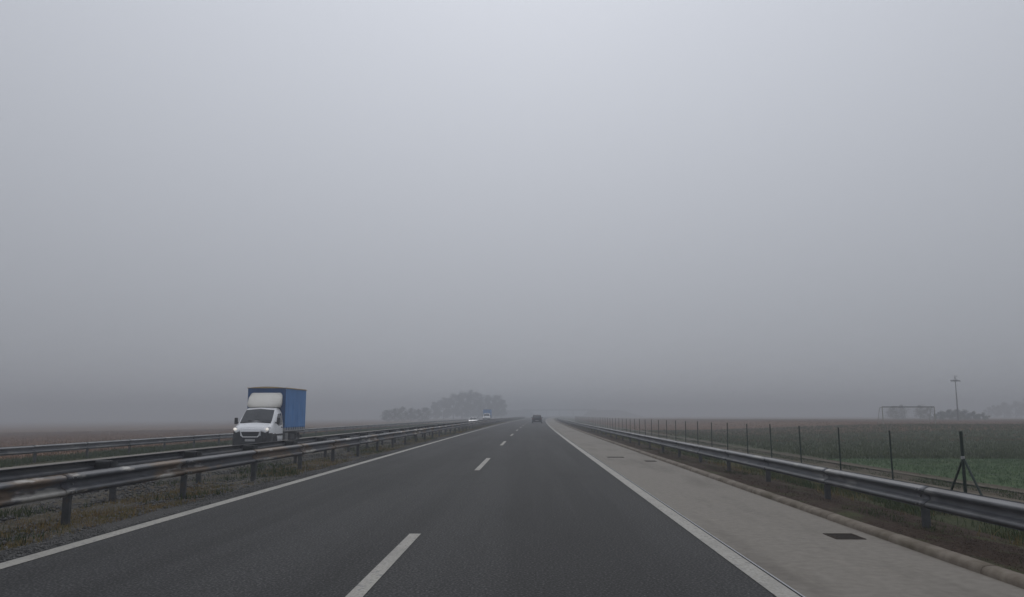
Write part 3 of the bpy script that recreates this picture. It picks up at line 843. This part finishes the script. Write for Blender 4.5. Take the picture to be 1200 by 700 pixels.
    MB().loft([[(x, y, ZT - .04 + .05 * (1 - (x / BX) ** 2)) for x in np.linspace(-BX - .02, BX + .02, 9)] for y in np.linspace(B0 - .02, B1 + .02, 6)], cap=False, closed=False).build('tarp_roof', M['tarp'], v, smooth=True)
    for sx in (-1, 1):
        MB().box(sx*(BX+.03) - .025, sx*(BX+.03) + .025, B0 - .03, B1 + .03, ZT - .075, ZT - .015).build('roof_edging', M['yellow_edge'], v, bevel=.01)
    MB().prism([(x, ZT - .04 + .07 * (1 - (x/BX) ** 2)) for x in np.linspace(-BX - .02, BX + .02, 9)] + [(BX + .02, ZT - .06), (-BX - .02, ZT - .06)], 'y', B0 - .05, B0 - .02).build('roof_edging', M['yellow_edge'], v)
    if not deflector: return v
    # air deflector over the cab
    secs = []
    for k in range(9):
        t = k / 8
        z = 2.25 + .78 * t
        y = 1.62 + .62 * t ** 1.6
        x = .95 - .09 * (2 * t - 1) ** 4
        n = 13
        ring = []
        for i in range(n):
            q = -1 + 2 * i / (n - 1)
            ring.append((q * x, min(2.36, y + .34 * abs(q) ** 3.2 * (1 - .4 * t)), z))
        ring += [(x * .97, 2.37, z), (-x * .97, 2.37, z)]
        secs.append(ring)
    top = [(p[0] * .90, min(2.37, p[1] + .10), p[2] + .05) for p in secs[-1]]
    secs.append(top)
    sp_ = MB().loft(secs).build('air_deflector', M['spoiler'], v, smooth=True)
    for p in sp_.data.polygons: p.use_smooth = len(p.vertices) == 4
    return v

OZ = -.36
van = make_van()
van.location = (-15.05, 43.5, OZ)
van.rotation_euler = (0, 0, 0)
tag(van, 'white cab box van with blue tarpaulin body and cream air deflector behind the rails', 'van')
van2 = make_van(False, 'tarp')
van2.location = (-15.0 + C(232), 232, OZ)
van2.rotation_euler = (0, 0, HD(232))
tag(van2, 'small distant blue box van without air deflector fading into fog behind the white car', 'van')

# ------------------------------------------------------------------ cars
def make_car(name, paint, label, lit=False):
    c = empty(name); tag(c, label, 'car')
    st = [(0, .66, .30, .62), (.10, .80, .22, .70), (.45, .86, .2, .80), (1.15, .88, .2, .93), (2.2, .885, .2, .96), (3.5, .88, .2, .98), (3.95, .85, .22, .96), (4.12, .80, .26, .90), (4.2, .72, .34, .72)]
    secs = []
    for y, w_, zb, zt in st:
        zm = zb + (zt - zb) * .45
        secs.append(mirror_ring([(w_ * .88, zb), (w_, zb + .1), (w_, zm), (w_ * .97, zt - .06), (w_ * .88, zt), (0, zt + .025)], y))
    MB().loft(secs).build('body', M[paint], c, bevel=0)
    gs = [(1.12, .74, .93, .735, .945), (1.85, .76, .93, .58, 1.38), (2.4, .765, .94, .585, 1.43), (3.2, .76, .95, .58, 1.41), (3.62, .75, .95, .56, 1.33), (4.02, .72, .95, .68, .97)]
    secs = [mirror_ring([(wb, zb), (wt, zt), (wt * .8, zt + .015), (0, zt + .03)], y) for y, wb, zb, wt, zt in gs]
    MB().loft(secs).build('cabin_glass', M['glass'], c)
    rf = [(1.82, .575, 1.375), (1.95, .60, 1.41), (2.4, .605, 1.452), (3.2, .60, 1.432), (3.62, .58, 1.352), (3.70, .575, 1.31)]
    secs = [[(q * wt, y, z - .02 + .035 * (1 - q * q)) for q in np.linspace(-1, 1, 7)] + [(wt, y, z - .05), (-wt, y, z - .05)] for y, wt, z in rf]
    MB().loft(secs).build('roof', M[paint], c)
    for sx in (-1, 1):
        MB().tube((sx*.75, 1.08, .93), (sx*.59, 1.87, 1.39), .035).build('front_pillar', M[paint], c)
        MB().tube((sx*.78, 2.55, .93), (sx*.60, 2.55, 1.43), .035).build('centre_pillar', M['black_plastic'], c)
        MB().tube((sx*.73, 4.02, .95), (sx*.585, 3.62, 1.34), .06).build('rear_pillar', M[paint], c)
        MB().box(sx*.70 - .11, sx*.70 + .11, 4.10, 4.19, .70, .88).build('tail_lamp', M['tail_red'], c, bevel=.02)
        MB().box(sx*.62 - .13, sx*.62 + .13, -.02, .12, .58, .70).build('headlight', M['headlight' if lit else 'lamp_glass'], c, bevel=.02)
        MB().box(sx*.93 - .08, sx*.93 + .08, 1.30, 1.40, .93, 1.06).build('mirror', M[paint], c, bevel=.02)
        for y in (.78, 3.38):
            wheel(c, sx * .79, y, .31, .2, sx)
    MB().box(-.76, .76, 4.15, 4.26, .34, .58).build('rear_bumper', M[paint], c, bevel=.03)
    MB().box(-.70, .70, -.05, .08, .30, .54).build('front_bumper', M[paint], c, bevel=.03)
    MB().box(-.42, .42, -.03, .03, .58, .66).build('grille', M['black_plastic'], c)
    MB().box(-.26, .26, 4.262, 4.272, .42, .52).build('number_plate', M['plate'], c)
    return c
car = make_car('car', 'car_dark', 'dark plum hatchback driving ahead in the right lane')
sd = 139.0
car.location = (.42 + C(sd), sd + 4.2, .002); car.rotation_euler = (0, 0, PI + HD(sd))
wc = make_car('car', 'car_white', 'white oncoming car, mostly hidden behind the median rails', lit=True)
sd = 153.0; wc.scale = (1.02, 1.02, .95)
wc.location = (-11.8 + C(sd), sd, OZ + .002); wc.rotation_euler = (0, 0, HD(sd))

# ------------------------------------------------------------------ football goal and floodlight mast
gx, gy = 53.7, 117.0
gz = float(groundz(gx, gy))
goal = empty('football_goal', (gx, gy, gz)); tag(goal, 'old football goal standing in the russet field', 'goal')
MB().tube((-3.66, 0, 2.44), (3.66, 0, 2.44), .07, n=10).build('crossbar', M['goal'], goal)
for sx in (-1, 1):
    MB().tube((sx*3.66, 0, -.2), (sx*3.66, 0, 2.44), .06, n=10).build('goal_post', M['goal_white'], goal)
    MB().tube((sx*3.66, 0, 2.44), (sx*3.66, .9, 2.3), .03).tube((sx*3.66, .9, 2.3), (sx*3.66, 1.9, -.05), .03).build('net_stay', M['goal_white'], goal)
mb = MB()
for i in range(31):
    x = -3.66 + 7.32 * i / 30
    mb.tube((x, .05, 2.42), (x, .9, 2.28), .007, n=3).tube((x, .9, 2.28), (x, 1.9, .0), .007, n=3)
for j in range(10):
    t = j / 9
    mb.tube((-3.66, .9 + t, 2.28 * (1 - t)), (3.66, .9 + t, 2.28 * (1 - t)), .007, n=3)
mb.build('net', M['net'], goal)

mx_, my_ = 108.8, 210.0
mz = float(groundz(mx_, my_))
mast = empty('floodlight_mast', (mx_, my_, mz)); mast.scale = (1.4, 1.4, 1.4); tag(mast, 'tall thin floodlight mast beyond the football goal', 'mast')
MB().tube((0, 0, -.3), (0, 0, 5.2), .13, .10, n=10).tube((0, 0, 5.2), (0, 0, 8.2), .09, .06, n=10).build('pole', M['mast'], mast)
MB().box(-.85, .85, -.05, .05, 7.2, 7.3).box(-.05, .05, -.6, .6, 7.3, 7.38).build('cross_arm', M['mast'], mast)
for x in (-.7, -.25, .25, .7):
    MB().add([(x-.16, -.16, 7.05), (x+.16, -.16, 7.05), (x+.16, -.05, 7.32), (x-.16, -.05, 7.32), (x-.10, .14, 7.12), (x+.10, .14, 7.12), (x+.10, .18, 7.28), (x-.10, .18, 7.28)],
             [(0,1,2,3), (5,4,7,6), (0,4,5,1), (3,2,6,7), (0,3,7,4), (1,5,6,2)]).build('floodlight', M['mast'], mast)
MB().tube((-.5, 0, 8.1), (.5, 0, 7.3), .025).tube((.5, 0, 8.1), (-.5, 0, 7.3), .025).build('stay', M['mast'], mast)

# ------------------------------------------------------------------ trees and shrubs
def leaf_cloud(centres, radii, n, size):
    k = RNG.integers(0, len(centres), n)
    d = RNG.normal(0, 1, (n, 3)); d /= np.linalg.norm(d, axis=1)[:, None]
    rr = RNG.uniform(0, 1, n) ** .45
    c = np.array(centres)[k] + d * rr[:, None] * np.array(radii)[k][:, None] * np.array([1, 1, .85])
    a = RNG.normal(0, 1, (n, 3)); a /= np.linalg.norm(a, axis=1)[:, None]
    b = np.cross(a, RNG.normal(0, 1, (n, 3))); b /= np.linalg.norm(b, axis=1)[:, None]
    sz = RNG.uniform(.6, 1.3, n)[:, None] * size
    v = np.stack([c - a * sz, c - b * sz * .55, c + a * sz, c + b * sz * .55], 1).reshape(-1, 3)
    return v, np.arange(n * 4).reshape(-1, 4)

def tree(x, y, h, spread, label, group, mat='leaf', name='tree', n=2600, cat='tree', trunk=.28, size=.2, cl=1.0):
    z = float(groundz(x - C(y), y)) if True else 0
    t = empty(name, (x, y, z)); tag(t, label, cat, group)
    mb = MB(); cs = []; rs = []
    lean = (random.uniform(-.3, .3), random.uniform(-.3, .3))
    top = (lean[0], lean[1], h * .72)
    r0 = max(.05, h * .022)
    mb.tube((0, 0, -.3), (lean[0] * .4, lean[1] * .4, h * trunk), r0, r0 * .8).tube((lean[0] * .4, lean[1] * .4, h * trunk), top, r0 * .8, r0 * .25)
    nl = 9
    for i in range(nl):
        zz = h * (trunk + (.78 - trunk) * i / nl); a = i * 2.4 + random.uniform(-.4, .4)
        prof_ = math.sin(PI * min(1, (.18 + .72 * (i + .5) / nl))) ** .7
        rr = spread * prof_ * random.uniform(.65, 1.05)
        e = (math.cos(a) * rr, math.sin(a) * rr, zz + h * random.uniform(.05, .14))
        mb.tube((lean[0] * .5, lean[1] * .5, zz), e, r0 * .4, r0 * .12, n=5)
        for q in (.55, 1.0):
            cs.append((e[0] * q, e[1] * q, zz + (e[2] - zz) * q + random.uniform(-.1, .3))); rs.append(h * random.uniform(.09, .16) * cl)
    cs.append((lean[0], lean[1], h * .86)); rs.append(h * .13)
    mb.build('trunk', M['bark'], t)
    v, f = leaf_cloud(cs, rs, n, size)
    link('crown', np_mesh('crown', v, f), M[mat], t)
    return t

def at(px, d): return (px - 622) * d / 944 * .988
G = 'trees in the fog beside the opposite carriageway'
LB = 'mid-height tree inside the foggy clump, neither its tallest nor at either end'
for px, d, h, sp_ in ((508, 330, 7.0, 3.2), (519, 325, 9.0, 3.8), (531, 322, 10.4, 4.0), (541, 330, 11.6, 4.2), (551, 318, 11.8, 4.3), (560, 332, 10.6, 3.8), (571, 322, 9.4, 3.6), (580, 330, 9.6, 3.4), (587, 338, 7.8, 2.8)):
    d *= 1.6; lb = {11.8: 'tallest tree of the foggy clump past the distant blue van', 7.8: 'small rounded tree at the road end of the foggy clump',
          7.0: 'lowest tree of the foggy clump, next to the hedge shrubs'}.get(h, LB)
    tree(at(px, d), d, h * 1.48 + 1.9, sp_ * 1.55, lb, G, n=4200, trunk=.12, size=.32, cl=1.0)
for px, d, h in ((452, 300, 3.6), (461, 302, 4.4), (470, 298, 4.8), (480, 300, 4.2), (489, 303, 3.9), (497, 312, 4.6)):
    d *= 1.3; tree(at(px, d), d, h * 1.3 + 1.2, 2.5, 'low shrub in the hedge beside the foggy tree clump', 'hedge shrubs by the tree clump', 'leaf', 'shrub', 1500, 'shrub', .08, .22, 1.5)
for px, d, h in ((1096, 165, 1.6), (1106, 160, 2.0), (1115, 158, 2.1), (1124, 160, 1.9), (1134, 162, 1.6), (1144, 168, 1.3)):
    d += 95; tree(at(px, d), d, h * 1.55, 2.2, 'low round shrub at the foot of the floodlight mast', 'shrubs round the floodlight mast', 'leaf', 'shrub', 2400, 'shrub', .05, .12, 2.2)
for px, d, h in ((1043, 325, 5.4), (1052, 330, 6.0), (1074, 322, 5.8), (1083, 328, 5.0)):
    tree(at(px, d), d, h, 2.3, 'faint bush behind the football goal', 'bushes behind the football goal', 'leaf_brown', 'shrub', 1600, 'shrub', .05, .16, 1.8)
for px, d, h in ((1158, 250, 5.0), (1170, 245, 6.0), (1183, 250, 6.8), (1196, 240, 7.4), (1210, 248, 8.0), (1225, 240, 8.0)):
    tree(at(px, d * 2.1), d * 2.1, h * 1.75, 5.6, 'faint grey tree in the fog beyond the mast shrubs', 'trees far behind the mast', 'leaf_brown', 'tree', 3000, 'tree', .12, .24, 1.4)

# ------------------------------------------------------------------ far overpass
os_ = 840.0
ob = empty('overpass', P(os_, -7, 0)); ob.rotation_euler = (0, 0, HD(os_))
tag(ob, 'concrete overpass barely showing through the fog where the road vanishes', 'bridge')
MB().prism([(-4.2, 5.4), (4.2, 5.4), (5.0, 6.0), (5.0, 6.5), (-5.0, 6.5), (-5.0, 6.0)], 'x', -38, 38).build('deck', M['bridge'], ob)
for y in (-4.8, 4.8):
    MB().box(-38, 38, y - .12, y + .12, 6.5, 7.3).build('parapet', M['bridge'], ob)
for x in (-13.2, .0, 14.2):
    MB().box(x - .45, x + .45, -3, 3, -1.2, 5.4).build('pier', M['bridge'], ob, bevel=.1)
for sx in (-1, 1):
    MB().add([(sx*22, -6, -1.5), (sx*30, -6, 5.4), (sx*60, -6, 6.4), (sx*90, -6, -1.5), (sx*22, 6, -1.5), (sx*30, 6, 5.4), (sx*60, 6, 6.4), (sx*90, 6, -1.5)],
             [(0,1,2,3), (4,7,6,5), (0,4,5,1), (1,5,6,2), (2,6,7,3), (0,3,7,4)]).build('embankment', M['grass_soil'], ob)

# ------------------------------------------------------------------ fog
hz = bpy.data.materials.new('fog'); hz.use_nodes = True
t = hz.node_tree; t.nodes.clear()
o_ = t.nodes.new('ShaderNodeOutputMaterial'); pv = t.nodes.new('ShaderNodeVolumePrincipled')
pv.inputs['Color'].default_value = (.595, .62, .66, 1)
pv.inputs['Density'].default_value = FOG
pv.inputs['Anisotropy'].default_value = .25
t.links.new(pv.outputs[0], o_.inputs['Volume'])
haze = MB().box(-1700, 1700, -300, 1700, -13, 16).build('haze', hz)
tag(haze, kind='stuff')
